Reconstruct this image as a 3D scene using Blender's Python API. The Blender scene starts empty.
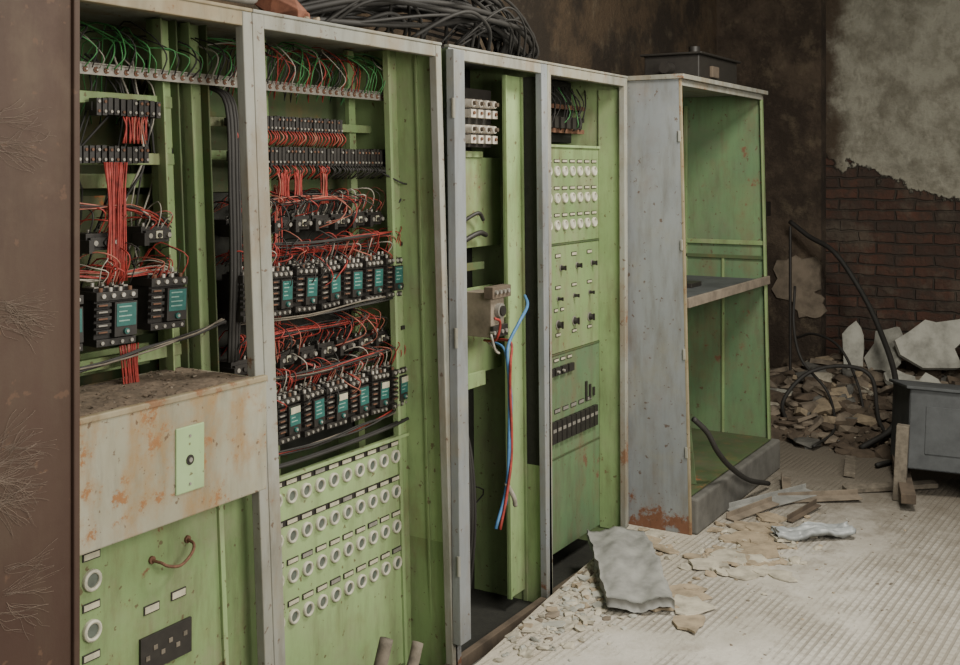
import bpy, math, random
from mathutils import Vector, Matrix, Euler
random.seed(7)
R=random.uniform
# ---------------------------------------------------------------- materials
def _base(name):
    m=bpy.data.materials.new(name); m.use_nodes=True
    nt=m.node_tree; nt.nodes.clear()
    o=nt.nodes.new('ShaderNodeOutputMaterial'); b=nt.nodes.new('ShaderNodeBsdfPrincipled')
    nt.links.new(b.outputs[0],o.inputs[0])
    tc=nt.nodes.new('ShaderNodeTexCoord')
    return m,nt,b,tc
def noise(nt,vec,scale,detail=6,rough=.6,sc=None):
    if sc:
        mp=nt.nodes.new('ShaderNodeMapping'); mp.inputs['Scale'].default_value=sc
        nt.links.new(vec,mp.inputs[0]); vec=mp.outputs[0]
    n=nt.nodes.new('ShaderNodeTexNoise'); n.inputs['Scale'].default_value=scale
    n.inputs['Detail'].default_value=detail; n.inputs['Roughness'].default_value=rough
    nt.links.new(vec,n.inputs['Vector']); return n.outputs['Fac']
def ramp(nt,fac,a,b):
    mr=nt.nodes.new('ShaderNodeMapRange'); mr.interpolation_type='SMOOTHSTEP'
    mr.inputs[1].default_value=a; mr.inputs[2].default_value=b
    nt.links.new(fac,mr.inputs[0]); return mr.outputs[0]
def mix(nt,fac,a,b,mode='MIX'):
    n=nt.nodes.new('ShaderNodeMix'); n.data_type='RGBA'; n.blend_type=mode
    for s,v in ((0,fac),(6,a),(7,b)):
        if isinstance(v,(int,float)): n.inputs[s].default_value=v
        elif isinstance(v,tuple): n.inputs[s].default_value=(*v,1)
        else: nt.links.new(v,n.inputs[s])
    return n.outputs[2]
def bump(nt,b,h,strength=.3,dist=.01):
    n=nt.nodes.new('ShaderNodeBump'); n.inputs['Strength'].default_value=strength
    n.inputs['Distance'].default_value=dist
    nt.links.new(h,n.inputs['Height']); nt.links.new(n.outputs[0],b.inputs['Normal'])
def math_(nt,op,a,b=0.0):
    n=nt.nodes.new('ShaderNodeMath'); n.operation=op
    for i,v in enumerate((a,b)):
        if isinstance(v,(int,float)): n.inputs[i].default_value=v
        else: nt.links.new(v,n.inputs[i])
    return n.outputs[0]
def paint(name,c,c2,rust=.62,dirt=.35,rough=.55,rustc=(.16,.055,.02),low=False,stain=.25,dust=(.25,.23,.16)):
    m,nt,b,tc=_base(name); v=tc.outputs['Object']
    n1=noise(nt,v,2.3,5)
    col=mix(nt,ramp(nt,n1,.35,.68),c,c2)
    n2=noise(nt,v,5,9,.7,(3,3,.6))
    col=mix(nt,math_(nt,'MULTIPLY',ramp(nt,n2,.40,.76),dirt),col,(.085,.07,.042))
    n6=noise(nt,v,3.2,8,.7)
    col=mix(nt,math_(nt,'MULTIPLY',ramp(nt,n6,.44,.76),dirt*1.1),col,dust)
    n3=noise(nt,v,11,10,.7)
    n4=noise(nt,v,1.7,3,.5)
    s=math_(nt,'ADD',math_(nt,'MULTIPLY',n3,.7),math_(nt,'MULTIPLY',n4,.3))
    if low:
        sx=nt.nodes.new('ShaderNodeSeparateXYZ'); nt.links.new(v,sx.inputs[0])
        g=ramp(nt,sx.outputs[2],.22,.0)
        s=math_(nt,'ADD',s,math_(nt,'MULTIPLY',g,.15))
    n7=noise(nt,v,4.5,7,.6,(1.6,1.6,.45))
    st=math_(nt,'MULTIPLY',ramp(nt,math_(nt,'ADD',math_(nt,'MULTIPLY',s,.5),math_(nt,'MULTIPLY',n7,.5)),rust-.12,rust+.02),stain)
    col=mix(nt,st,col,(rustc[0]*1.4,rustc[1]*1.9,rustc[2]*1.9))
    rf=ramp(nt,s,rust,rust+.05)
    n5=noise(nt,v,45,4,.7)
    rc=mix(nt,n5,rustc,(rustc[0]*1.6,rustc[1]*1.9,rustc[2]*2.1))
    col=mix(nt,rf,col,rc)
    n8=noise(nt,v,38,3,.55)
    col=mix(nt,math_(nt,'MULTIPLY',ramp(nt,n8,.655,.70),.75),col,(.09,.05,.03))
    nt.links.new(col,b.inputs['Base Color'])
    rr=math_(nt,'ADD',math_(nt,'MULTIPLY',rf,.3),rough); nt.links.new(rr,b.inputs['Roughness'])
    b.inputs['Specular IOR Level'].default_value=.3
    bump(nt,b,math_(nt,'ADD',math_(nt,'MULTIPLY',rf,.6),math_(nt,'MULTIPLY',n5,.4)),.25,.004)
    return m
def simple(name,c,rough=.5,metal=0,var=.35,scale=40):
    m,nt,b,tc=_base(name)
    n=noise(nt,tc.outputs['Object'],scale,6,.65)
    col=mix(nt,ramp(nt,n,.3,.75),c,tuple(x*(1-var) for x in c))
    nt.links.new(col,b.inputs['Base Color']); b.inputs['Roughness'].default_value=rough
    b.inputs['Metallic'].default_value=metal
    if rough>.7: bump(nt,b,n,.4,.006)
    return m
M={}
M['green']=paint('green_enamel',(.195,.275,.118),(.15,.225,.092),.625,.62,.6,(.12,.055,.028),stain=.3)
M['greenL']=paint('green_enamel_lit',(.265,.365,.165),(.21,.305,.13),.635,.5,.55,(.12,.055,.028),stain=.28)  # same green enamel, brightened in colour for lit faces
M['greenD']=paint('green_enamel_shaded',(.065,.10,.04),(.04,.065,.028),.62,.6,.75,dust=(.10,.09,.06))  # same green enamel with interior shade put into its colour
M['greenT']=paint('green_enamel_cool',(.095,.165,.085),(.125,.20,.095),.61,.6,.65,(.11,.055,.03),stain=.4,dust=(.15,.15,.10))
M['plate']=paint('pale_green_plate',(.33,.44,.25),(.29,.40,.2),.70,.2,.5)
M['gray']=paint('gray_enamel',(.275,.275,.24),(.215,.22,.19),.585,.6,.6,(.14,.07,.038),stain=.45)
M['grayB']=paint('bluegray_enamel',(.225,.24,.245),(.185,.20,.21),.635,.5,.5,(.12,.05,.027),low=True)
M['rusty']=paint('rusted_beige_panel',(.31,.30,.235),(.25,.235,.165),.585,.5,.6,(.19,.085,.035),stain=.75)
M['rustgray']=paint('rusted_frame',(.25,.21,.13),(.30,.27,.19),.54,.6,.65,(.15,.075,.038),stain=.5)
M['door']=paint('brown_door_paint',(.040,.020,.013),(.052,.028,.018),.62,.3,.65,(.10,.055,.035),dust=(.08,.055,.038))
M['black']=simple('black_bakelite',(.022,.019,.016),.55)
M['dark']=simple('painted_cavity_shade',(.020,.020,.015),.9)  # near-black sheets painted as the shade inside gaps and open bays
M['steel']=simple('dull_zinc',(.32,.30,.26),.55,.4)
M['screw']=simple('screw_metal',(.50,.47,.41),.45,.4)
M['teal']=simple('teal_label',(.025,.115,.10),.5)
M['tealt']=simple('teal_label_print',(.20,.32,.27),.6)
M['red']=simple('red_insulation',(.34,.038,.028),.6,0,.6)
M['pink']=simple('pinkish_insulation',(.36,.12,.08),.6,0,.5)
M['greenw']=simple('green_insulation',(.05,.21,.06),.55)
M['white']=simple('white_insulation',(.38,.35,.29),.65,0,.5)
M['blue']=simple('blue_insulation',(.06,.18,.36),.5)
M['rubber']=simple('black_rubber',(.024,.022,.019),.7,0,.4,12)
M['cream']=simple('cream_bezel',(.52,.50,.39),.5)
M['glass']=simple('indicator_lens',(.10,.12,.10),.3)
M['lens']=simple('milky_lens',(.50,.50,.42),.4)
M['label']=simple('label_paper',(.46,.43,.31),.7)
M['ceramic']=simple('ceramic_fuse',(.55,.50,.42),.4)
M['brick']=simple('broken_brick',(.24,.095,.055),.9,0,.5,25)
M['plaster']=simple('plaster_rubble',(.46,.42,.33),.95,0,.5,14)
M['plasterB']=simple('tan_rubble',(.35,.28,.19),.95,0,.5,14)
M['plasterW']=simple('white_plaster_slab',(.38,.375,.325),.9,0,.6,6)
M['rubd']=simple('dark_rubble',(.115,.086,.060),.95,0,.55,9)
M['rubm']=simple('mid_rubble',(.215,.175,.13),.95,0,.55,9)
M['dustb']=simple('brown_dust',(.17,.125,.085),.98,0,.6,60)
M['gslab']=simple('gray_sheet',(.27,.27,.25),.8,0,.45,9)
M['crate']=simple('dark_bluegray_sheet',(.065,.070,.072),.8,0,.5,6)
M['wood']=simple('weathered_wood',(.17,.145,.11),.9,0,.5,30)
M['bag']=simple('plastic_wrap',(.33,.35,.35),.4,0,.4,14)
M['web']=simple('cobweb_silk',(.26,.20,.155),.95)
M['concrete']=simple('concrete',(.13,.125,.11),.9,0,.5,6)
M['rustbr']=simple('rust_iron',(.15,.07,.038),.8,0,.5,60)

# ---------------------------------------------------------------- mesh builder
class MB:
    def __init__(s,warp=None): s.v=[];s.f=[];s.m=[];s.sm=[];s.mats=[];s.warp=warp
    def mi(s,k):
        if k not in s.mats: s.mats.append(k)
        return s.mats.index(k)
    def add(s,vs,fs,k,smooth=False,mat=None):
        o=len(s.v)
        for p in vs:
            p=Vector(p)
            s.v.append(mat@p if mat else p)
        i=s.mi(k)
        for f in fs: s.f.append([a+o for a in f]); s.m.append(i); s.sm.append(smooth)
    def box(s,x0,x1,y0,y1,z0,z1,k,mat=None):
        vs=[(x,y,z) for x in(x0,x1) for y in(y0,y1) for z in(z0,z1)]
        s.add(vs,[(0,1,3,2),(4,6,7,5),(0,4,5,1),(2,3,7,6),(0,2,6,4),(1,5,7,3)],k,False,mat)
    def prism(s,pts,z0,z1,k):
        n=len(pts); vs=[(x,y,z0) for x,y in pts]+[(x,y,z1) for x,y in pts]
        s.add(vs,[tuple(range(n))[::-1],tuple(range(n,2*n))]+[(i,(i+1)%n,n+(i+1)%n,n+i) for i in range(n)],k)
    def cyl(s,p0,p1,r,k,n=12,r1=None,smooth=True):
        p0=Vector(p0);p1=Vector(p1);d=(p1-p0).normalized()
        a=d.orthogonal().normalized();b=d.cross(a);r1=r if r1 is None else r1
        vs=[];
        for p,rr in((p0,r),(p1,r1)):
            for i in range(n):
                t=2*math.pi*i/n; vs.append(p+(a*math.cos(t)+b*math.sin(t))*rr)
        s.add(vs,[(i,(i+1)%n,n+(i+1)%n,n+i) for i in range(n)],k,smooth)
        s.add(vs,[tuple(range(n))[::-1],tuple(range(n,2*n))],k)
    def ring(s,c,r0,r1,y0,k,n=20,dep=.008):
        c=Vector(c);vs=[]
        prof=[(r1,y0+dep),(r1,y0),( (r0+r1)/2,y0-.003),(r0,y0),(r0,y0+dep)]
        for rr,yy in prof:
            for i in range(n):
                t=2*math.pi*i/n; vs.append((c.x+rr*math.cos(t),yy,c.z+rr*math.sin(t)))
        fs=[]
        for j in range(4):
            for i in range(n): fs.append((j*n+i,j*n+(i+1)%n,(j+1)*n+(i+1)%n,(j+1)*n+i))
        s.add(vs,fs,k,True)
    def tube(s,pts,r,k,n=5,sub=4):
        P=[Vector(p) for p in pts]
        if sub>1 and len(P)>2:
            Q=[]
            E=[P[0]*2-P[1]]+P+[P[-1]*2-P[-2]]
            for i in range(1,len(E)-2):
                a,b,c,d=E[i-1:i+3]
                for j in range(sub):
                    t=j/sub
                    Q.append(.5*((2*b)+(c-a)*t+(2*a-5*b+4*c-d)*t*t+(3*b-a-3*c+d)*t**3))
            Q.append(P[-1]); P=Q
        vs=[];N=len(P);up=None
        for i,p in enumerate(P):
            d=(P[min(i+1,N-1)]-P[max(i-1,0)])
            if d.length<1e-7: d=Vector((0,0,1))
            d.normalize()
            if up is None: a=d.orthogonal().normalized()
            else:
                a=up-d*up.dot(d)
                a=a.normalized() if a.length>1e-5 else d.orthogonal().normalized()
            up=a;b=d.cross(a)
            for j in range(n):
                t=2*math.pi*j/n; vs.append(p+(a*math.cos(t)+b*math.sin(t))*r)
        fs=[(i*n+j,i*n+(j+1)%n,(i+1)*n+(j+1)%n,(i+1)*n+j) for i in range(N-1) for j in range(n)]
        fs+=[tuple(range(n))[::-1],tuple((N-1)*n+j for j in range(n))]
        s.add(vs,fs,k,True)
    def chunk(s,c,sx,sy,sz,k):
        t=(1+5**.5)/2
        V=[(-1,t,0),(1,t,0),(-1,-t,0),(1,-t,0),(0,-1,t),(0,1,t),(0,-1,-t),(0,1,-t),(t,0,-1),(t,0,1),(-t,0,-1),(-t,0,1)]
        F=[(0,11,5),(0,5,1),(0,1,7),(0,7,10),(0,10,11),(1,5,9),(5,11,4),(11,10,2),(10,7,6),(7,1,8),(3,9,4),(3,4,2),(3,2,6),(3,6,8),(3,8,9),(4,9,5),(2,4,11),(6,2,10),(8,6,7),(9,8,1)]
        rot=Euler((R(0,6),R(0,6),R(0,6))).to_matrix()
        rz=Euler((R(-.3,.3),R(-.3,.3),R(0,6))).to_matrix()
        out=[]
        for p in V:
            q=rot@(Vector(p)*.52*R(.7,1.2)); q=Vector((max(-.75,min(.75,q.x))*sx,max(-.75,min(.75,q.y))*sy,max(-.6,min(.6,q.z))*sz))
            out.append(Vector(c)+rz@q)
        s.add(out,F,k)
    def slab(s,c,rx,ry,th,k,rot=(0,0,0),n=7,jit=.25):
        vs=[];a0=R(0,6)
        pr=[]
        for i in range(n):
            t=a0+2*math.pi*(i+R(-.25,.25))/n; q=R(1-jit,1+jit*.3)
            pr.append((rx*q*math.cos(t),ry*q*math.sin(t)))
        for z in(0,th):
            for x,y in pr: vs.append((x*(1 if z==0 else .97),y*(1 if z==0 else .97),z+R(-.1,.1)*th))
        mt=Matrix.Translation(c)@Euler(rot).to_matrix().to_4x4()
        s.add(vs,[tuple(range(n))[::-1],tuple(range(n,2*n))]+[(i,(i+1)%n,n+(i+1)%n,n+i) for i in range(n)],k,False,mt)
    def build(s,name,parent=None,bevel=0):
        vs=[tuple(s.warp(p)) if s.warp else tuple(p) for p in s.v]
        me=bpy.data.meshes.new(name); me.from_pydata(vs,[],s.f)
        for k in s.mats: me.materials.append(M[k])
        me.polygons.foreach_set('material_index',s.m)
        me.polygons.foreach_set('use_smooth',s.sm); me.update()
        ob=bpy.data.objects.new(name,me); bpy.context.scene.collection.objects.link(ob)
        if parent: ob.parent=parent
        if bevel:
            b=ob.modifiers.new('bevel','BEVEL'); b.width=bevel; b.segments=2; b.limit_method='ANGLE'; b.angle_limit=.9
        return ob
def empty(name):
    e=bpy.data.objects.new(name,None); bpy.context.scene.collection.objects.link(e); return e
def shear(k,zr=2.1): return lambda p: Vector((p.x+k*(zr-p.z),p.y,p.z))
ZB=-.12
EDGE=[(-1.5,1.93),(3.20,1.945),(3.78,2.0),(4.27,2.04),(4.78,2.085)]
def edge(x):
    for (a,b),(c,d) in zip(EDGE,EDGE[1:]):
        if x<=c: return b+(d-b)*(x-a)/(c-a)
    return 2.085

# ---------------------------------------------------------------- room materials
def floor_mat():
    m,nt,b,tc=_base('dusty_ribbed_floor'); v=tc.outputs['Object']
    sx=nt.nodes.new('ShaderNodeSeparateXYZ'); nt.links.new(v,sx.inputs[0])
    n1=noise(nt,v,1.3,8,.65); n2=noise(nt,v,7,9,.72); n3=noise(nt,v,60,5,.7)
    col=mix(nt,ramp(nt,n1,.38,.62),(.55,.525,.465),(.38,.355,.30))
    col=mix(nt,math_(nt,'MULTIPLY',ramp(nt,n2,.48,.7),.6),col,(.24,.21,.165))
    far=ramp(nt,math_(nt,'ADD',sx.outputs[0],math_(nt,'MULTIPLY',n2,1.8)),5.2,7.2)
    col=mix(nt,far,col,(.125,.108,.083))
    mp=nt.nodes.new('ShaderNodeMapping'); mp.inputs['Rotation'].default_value=(0,0,.05); nt.links.new(v,mp.inputs[0])
    def wave(d,sc):
        w=nt.nodes.new('ShaderNodeTexWave'); w.wave_type='BANDS'; w.bands_direction=d
        w.inputs['Scale'].default_value=sc; w.inputs['Distortion'].default_value=.6
        w.inputs['Detail'].default_value=2; nt.links.new(mp.outputs[0],w.inputs[0]); return w.outputs[1]
    wx=wave('X',8.0); wy=wave('Y',11)
    gx=ramp(nt,wx,.30,.08); gy=ramp(nt,wy,.5,.15)
    g=math_(nt,'MAXIMUM',math_(nt,'MULTIPLY',gx,.5),gy)
    worn=ramp(nt,noise(nt,v,2.1,7,.65),.40,.55)
    msk=math_(nt,'MULTIPLY',g,worn)
    col=mix(nt,math_(nt,'MULTIPLY',msk,.6),col,(.14,.12,.09))
    # loose plaster dust along the foot of the cabinets
    du=ramp(nt,math_(nt,'ADD',sx.outputs[1],math_(nt,'MULTIPLY',n2,.6)),1.85,2.2)
    col=mix(nt,math_(nt,'MULTIPLY',math_(nt,'MULTIPLY',du,.7),math_(nt,'SUBTRACT',1.0,far)),col,(.47,.42,.33))
    col=mix(nt,math_(nt,'MULTIPLY',n3,.35),col,(.2,.17,.13))
    nt.links.new(col,b.inputs['Base Color']); b.inputs['Roughness'].default_value=.9
    h=math_(nt,'ADD',math_(nt,'MULTIPLY',msk,-.4),math_(nt,'ADD',math_(nt,'MULTIPLY',n2,.9),math_(nt,'MULTIPLY',n3,.4)))
    bump(nt,b,h,.6,.015)
    return m
def wall_mat(name,plaster_line=False,dark=(.030,.021,.013),dark2=(.09,.06,.034)):
    m,nt,b,tc=_base(name); v=tc.outputs['Object']
    sx=nt.nodes.new('ShaderNodeSeparateXYZ'); nt.links.new(v,sx.inputs[0])
    n1=noise(nt,v,2.2,9,.7); n2=noise(nt,v,6,8,.7); n3=noise(nt,v,30,6,.7)
    base=mix(nt,ramp(nt,n1,.42,.62),dark,dark2)
    base=mix(nt,math_(nt,'MULTIPLY',ramp(nt,n2,.52,.7),.6),base,(.14,.11,.072))
    h=math_(nt,'ADD',math_(nt,'MULTIPLY',n1,1.5),math_(nt,'ADD',n2,math_(nt,'MULTIPLY',n3,.5)))
    if plaster_line:
        cb=nt.nodes.new('ShaderNodeCombineXYZ'); nt.links.new(sx.outputs[1],cb.inputs[0]); nt.links.new(sx.outputs[2],cb.inputs[1])
        br=nt.nodes.new('ShaderNodeTexBrick'); br.inputs['Scale'].default_value=1
        br.inputs['Brick Width'].default_value=.26; br.inputs['Row Height'].default_value=.078; br.inputs['Mortar Size'].default_value=.009
        br.inputs['Mortar Smooth'].default_value=.6
        br.inputs['Color1'].default_value=(.105,.048,.032,1);br.inputs['Color2'].default_value=(.055,.033,.025,1);br.inputs['Mortar'].default_value=(.045,.036,.028,1)
        ad=nt.nodes.new('ShaderNodeVectorMath'); ad.operation='ADD'; nt.links.new(cb.outputs[0],ad.inputs[0])
        sc=nt.nodes.new('ShaderNodeVectorMath'); sc.operation='SCALE'; nz=nt.nodes.new('ShaderNodeTexNoise'); nz.inputs['Scale'].default_value=7
        nt.links.new(v,nz.inputs['Vector']); nt.links.new(nz.outputs['Color'],sc.inputs[0]); sc.inputs['Scale'].default_value=.045
        nt.links.new(sc.outputs[0],ad.inputs[1]); nt.links.new(ad.outputs[0],br.inputs[0])
        brick=mix(nt,math_(nt,'MULTIPLY',ramp(nt,n2,.40,.60),.8),br.outputs[0],(.052,.040,.031))
        brick=mix(nt,math_(nt,'MULTIPLY',ramp(nt,n1,.50,.62),.6),brick,(.12,.10,.075))
        line=math_(nt,'SUBTRACT',sx.outputs[2],math_(nt,'ADD',math_(nt,'MULTIPLY',sx.outputs[1],.33),1.09))
        e=math_(nt,'ADD',line,math_(nt,'ADD',math_(nt,'MULTIPLY',math_(nt,'SUBTRACT',n2,.5),.42),math_(nt,'MULTIPLY',math_(nt,'SUBTRACT',n1,.5),.35)))
        pm=ramp(nt,e,-.012,.012)
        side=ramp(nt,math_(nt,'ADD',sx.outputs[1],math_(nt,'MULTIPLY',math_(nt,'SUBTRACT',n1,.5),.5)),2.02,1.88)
        pl=mix(nt,ramp(nt,n1,.42,.62),(.35,.34,.275),(.215,.205,.16))
        pl=mix(nt,math_(nt,'MULTIPLY',ramp(nt,n2,.46,.66),.6),pl,(.14,.125,.09))
        pl=mix(nt,math_(nt,'MULTIPLY',ramp(nt,e,.14,.0),.55),pl,(.36,.34,.27))
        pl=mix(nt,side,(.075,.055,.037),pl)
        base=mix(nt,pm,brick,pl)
        h=math_(nt,'ADD',math_(nt,'MULTIPLY',pm,3.0),math_(nt,'ADD',h,math_(nt,'MULTIPLY',math_(nt,'MULTIPLY',br.outputs[1],math_(nt,'SUBTRACT',1.0,pm)),-1.0)))
    nt.links.new(base,b.inputs['Base Color']); b.inputs['Roughness'].default_value=.95
    bump(nt,b,h,.9,.03)
    return m
M['floor']=floor_mat(); M['wallend']=wall_mat('brick_and_plaster_wall',True); M['wallback']=wall_mat('dark_plaster_wall')  # back wall plaster is a mottled dark brown
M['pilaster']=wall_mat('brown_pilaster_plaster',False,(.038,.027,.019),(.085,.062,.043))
M['ceil']=wall_mat('ceiling_plaster',False,(.1,.09,.07),(.16,.14,.11))

# ---------------------------------------------------------------- room shell
b=MB(); b.prism([(-1.5,-2.6),(8.4,-2.6),(8.4,3.0),(4.785,3.0),(4.785,2.085)]+EDGE[::-1][1:],-.2,0,'floor')
b.prism([(-1.5,1.90),(4.8,1.90),(4.8,3.0),(-1.5,3.0)],-.25,ZB,'concrete'); b.build('floor')
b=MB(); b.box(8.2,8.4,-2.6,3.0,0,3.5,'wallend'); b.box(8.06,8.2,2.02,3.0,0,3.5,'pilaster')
for (y,z,ry,rz) in((2.20,.86,.20,.24),(2.10,.70,.12,.13)):   # exposed concrete patch on the pier
    b.slab((8.062,y,z),rz,ry,.022,'rubm',(0,-math.pi/2,0),17,.35)
b.build('wall_end')
b=MB(); b.box(-1.5,8.2,2.8,3.0,-.12,3.5,'wallback'); b.build('wall_back')
b=MB(); b.box(5.0,8.2,-2.6,-2.4,0,3.5,'wallback'); b.build('wall_right')
b=MB(); b.box(1.2,8.4,-2.6,3.0,3.5,3.6,'ceil'); b.build('ceiling')

# ---------------------------------------------------------------- door with cobwebs
door=empty('door_1')
b=MB(); b.box(.25,.970,1.22,1.265,0.01,2.35,'door'); b.box(.964,.974,1.214,1.273,0.01,2.35,'door'); b.build('leaf',door,.002)
b=MB()
for cz,n in((1.715,14),(1.49,22),(1.31,16),(1.27,22),(1.15,14)):
    for g in range(5):
        a0=R(-.6,.6); p0=Vector((.852+R(-.015,.02),1.2188,cz+R(-.025,.025)))
        for i in range(n//2):
            p=p0+Vector((R(-.004,.004),0,R(-.005,.005))); pts=[p.copy()]; a=a0+R(-.22,.22)
            for j in range(5):
                a+=R(-.22,.22); p=p+Vector((math.cos(a)*R(.006,.020),R(-.0008,.0004),math.sin(a)*R(.006,.020)))
                if p.x>.955: break
                p.y=min(1.2196,p.y); pts.append(p.copy())
            if len(pts)>2: b.tube(pts,R(.00008,.00024),'web',3,3)
b.build('cobweb',door)

# ---------------------------------------------------------------- helper parts
def terminal_row(b,x0,x1,z,y,h=.05,pitch=.02,k='black'):
    b.box(x0,x1,y+.015,y+.04,z-h*.25,z+h*.25,'black')
    n=int((x1-x0)/pitch)
    for i in range(n):
        x=x0+(i+.5)*(x1-x0)/n; q=R(-.002,.002)
        b.box(x-pitch*.36,x+pitch*.36,y+q,y+.03,z-h/2+q,z+h/2+q,'black')
        if R(0,1)<.75: b.cyl((x,y,z+h*.28),(x,y-.004,z+h*.28),pitch*.22,'rustbr' if i%3 else 'steel',6)
        b.cyl((x,y,z-h*.28),(x,y-.004,z-h*.28),pitch*.22,'rustbr' if i%4==0 else 'steel',6)
def strip(b,x0,x1,z,y,h=.03):
    b.box(x0,x1,y,y+.004,z-h/2,z+h/2,'steel')
    b.box(x0,x1,y-.008,y+.004,z+h/2-.003,z+h/2,'steel')
    n=int((x1-x0)/.032)
    for i in range(n):
        x=x0+(i+.5)*(x1-x0)/n
        b.cyl((x,y,z-.002),(x,y-.003,z-.002),.008,'rustbr',8); b.cyl((x,y-.003,z-.002),(x,y-.008,z-.002),.003,'screw',6)
def relay_big(b,x,y,z,w=.088,sticker=False):
    o=len(b.v)
    x0=x-w/2;x1=x+w/2
    b.box(x0,x1,y,y+.10,z-.07,z+.03,'black')
    b.box(x0-.003,x1+.003,y-.014,y+.07,z+.028,z+.050,'black')
    b.box(x0+.004,x1-.004,y+.01,y+.06,z+.050,z+.058,'black')
    n=4
    for i in range(n):
        xx=x0+(i+.5)*w/n
        b.cyl((xx,y-.004,z+.045),(xx,y-.004,z+.060),.0055,'screw' if (i+int(x*50))%3 else 'rustbr',8)
        b.cyl((xx,y-.014,z+.040),(xx,y-.02,z+.040),.006,'screw',8)
        b.box(xx-.007,xx+.007,y+.012,y+.05,z+.058,z+.062,'steel')
        b.cyl((xx,y+.03,z+.06),(xx,y+.03,z+.072),.0055,'screw',8)
    for j in range(5):
        zz=z-.055+j*.017
        b.box(x0-.004,x0+w*.34,y-.016,y,zz,zz+.009,'black')
        b.box(x0,x0+w*.22,y-.02,y-.016,zz+.002,zz+.006,'steel' if j%2 else 'rustbr')
    b.box(x0+w*.40,x1-.003,y-.020,y,z-.066,z+.022,'black')
    b.box(x0+w*.44,x1-.007,y-.0215,y-.02,z-.040,z+.018,'teal')
    for j in range(4):
        zz=z+.008-j*.012
        b.box(x0+w*.49,x0+w*(.66+R(0,.2)),y-.0225,y-.0215,zz,zz+.0035,'tealt')
    b.cyl((x0+w*.68,y-.02,z-.053),(x0+w*.68,y-.027,z-.053),.008,'teal',10)
    b.cyl((x0+w*.68,y-.027,z-.053),(x0+w*.68,y-.030,z-.053),.004,'screw',8)
    if sticker: b.box(x0+w*.45,x0+w*.9,y-.0245,y-.0225,z-.002,z+.018,'label')
    b.box(x0,x1,y-.012,y+.06,z-.088,z-.07,'black')
    for i in range(4):
        xx=x0+(i+.5)*w/4; b.cyl((xx,y-.012,z-.079),(xx,y-.017,z-.079),.005,'steel',8)
    mt=Matrix.Translation((x,y,z))@Euler((R(-.03,.03),R(-.05,.05),R(-.07,.07))).to_matrix().to_4x4()@Matrix.Translation((-x,-y,-z))
    for i in range(o,len(b.v)): b.v[i]=mt@b.v[i]
def relay_small(b,x,y,z,w=.085):
    x0=x-w/2;x1=x+w/2
    b.box(x0,x1,y,y+.06,z-.022,z+.022,'black')
    b.box(x0+.005,x1-.005,y-.012,y,z-.012,z+.012,'black')
    b.box(x0-.004,x0+.012,y-.018,y+.03,z-.028,z+.006,'black')
    for i in range(3):
        xx=x0+(i+.5)*w/3
        b.cyl((xx,y-.012,z-.002),(xx,y-.019,z-.002),.007,'steel' if i!=1 else 'black',8)
        b.cyl((xx,y+.012,z+.022),(xx,y+.012,z+.032),.0045,'steel',8)
    if R(0,1)<.4: b.box(x0+w*.4,x0+w*.62,y-.0145,y-.012,z-.010,z+.010,'label')
def indicator(b,x,y,z,r=.018,lens='glass'):
    b.ring((x,y,z),r*.66,r,y-.007,'cream',18,.009)
    b.cyl((x,y+.002,z),(x,y-.003,z),r*.68,lens,14)
def tag(b,x,y,z,w=.034,h=.012,k='label'):
    b.box(x-w/2-.003,x+w/2+.003,y-.002,y+.001,z-h/2-.003,z+h/2+.003,'black')
    b.box(x-w/2,x+w/2,y-.0032,y-.002,z-h/2,z+h/2,k)
def knob(b,x,y,z,r=.013):
    b.cyl((x,y,z),(x,y-.003,z),r*1.35,'steel',14); b.cyl((x,y-.003,z),(x,y-.02,z),r,'black',12,r*.8)
    b.box(x-.003,x+.003,y-.028,y-.02,z-r,z+r,'black')
def wires_fan(b,x0,x1,y,z,n,dz=.05,cols=('red','red','red','pink','white','rubber')):
    for i in range(n):
        x=x0+(x1-x0)*(i+.5)/n+R(-.01,.01); k=random.choice(cols); s=R(-.07,.04); h=R(.5,1.4)*dz
        b.tube([(x,y+.005,z-.01),(x+R(-.01,.01),y-.015,z+h*.6),(x+s*.6,y+R(-.03,.02),z+h),(x+s,y+.05,z+h*R(.5,1.2)),(x+s*1.3,y+.11,z+R(-.03,.03))],R(.0015,.0023),k,5,3)
def ribbon(b,x,y,z0,z1,n=8,k='red',sp=.0045,dx=0):
    for i in range(n):
        o=(i-n/2)*sp; kk=k if R(0,1)<.85 else 'pink'
        b.tube([(x+o+R(-.004,.004),y+R(-.004,.004),z0),(x+dx*.4+o*.8+R(-.005,.005),y+R(-.006,.006),z0*.6+z1*.4),(x+dx+o+R(-.003,.003),y,z1)],.0023,kk,5,3)
def loom(b,pts,n,spread,cols,r=.002):
    for i in range(n):
        k=random.choice(cols)
        b.tube([(p[0]+R(-spread,spread)*2,p[1]+R(-spread,spread),p[2]+R(-spread,spread)) for p in pts],r*R(.8,1.3),k,5,3)

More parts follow.
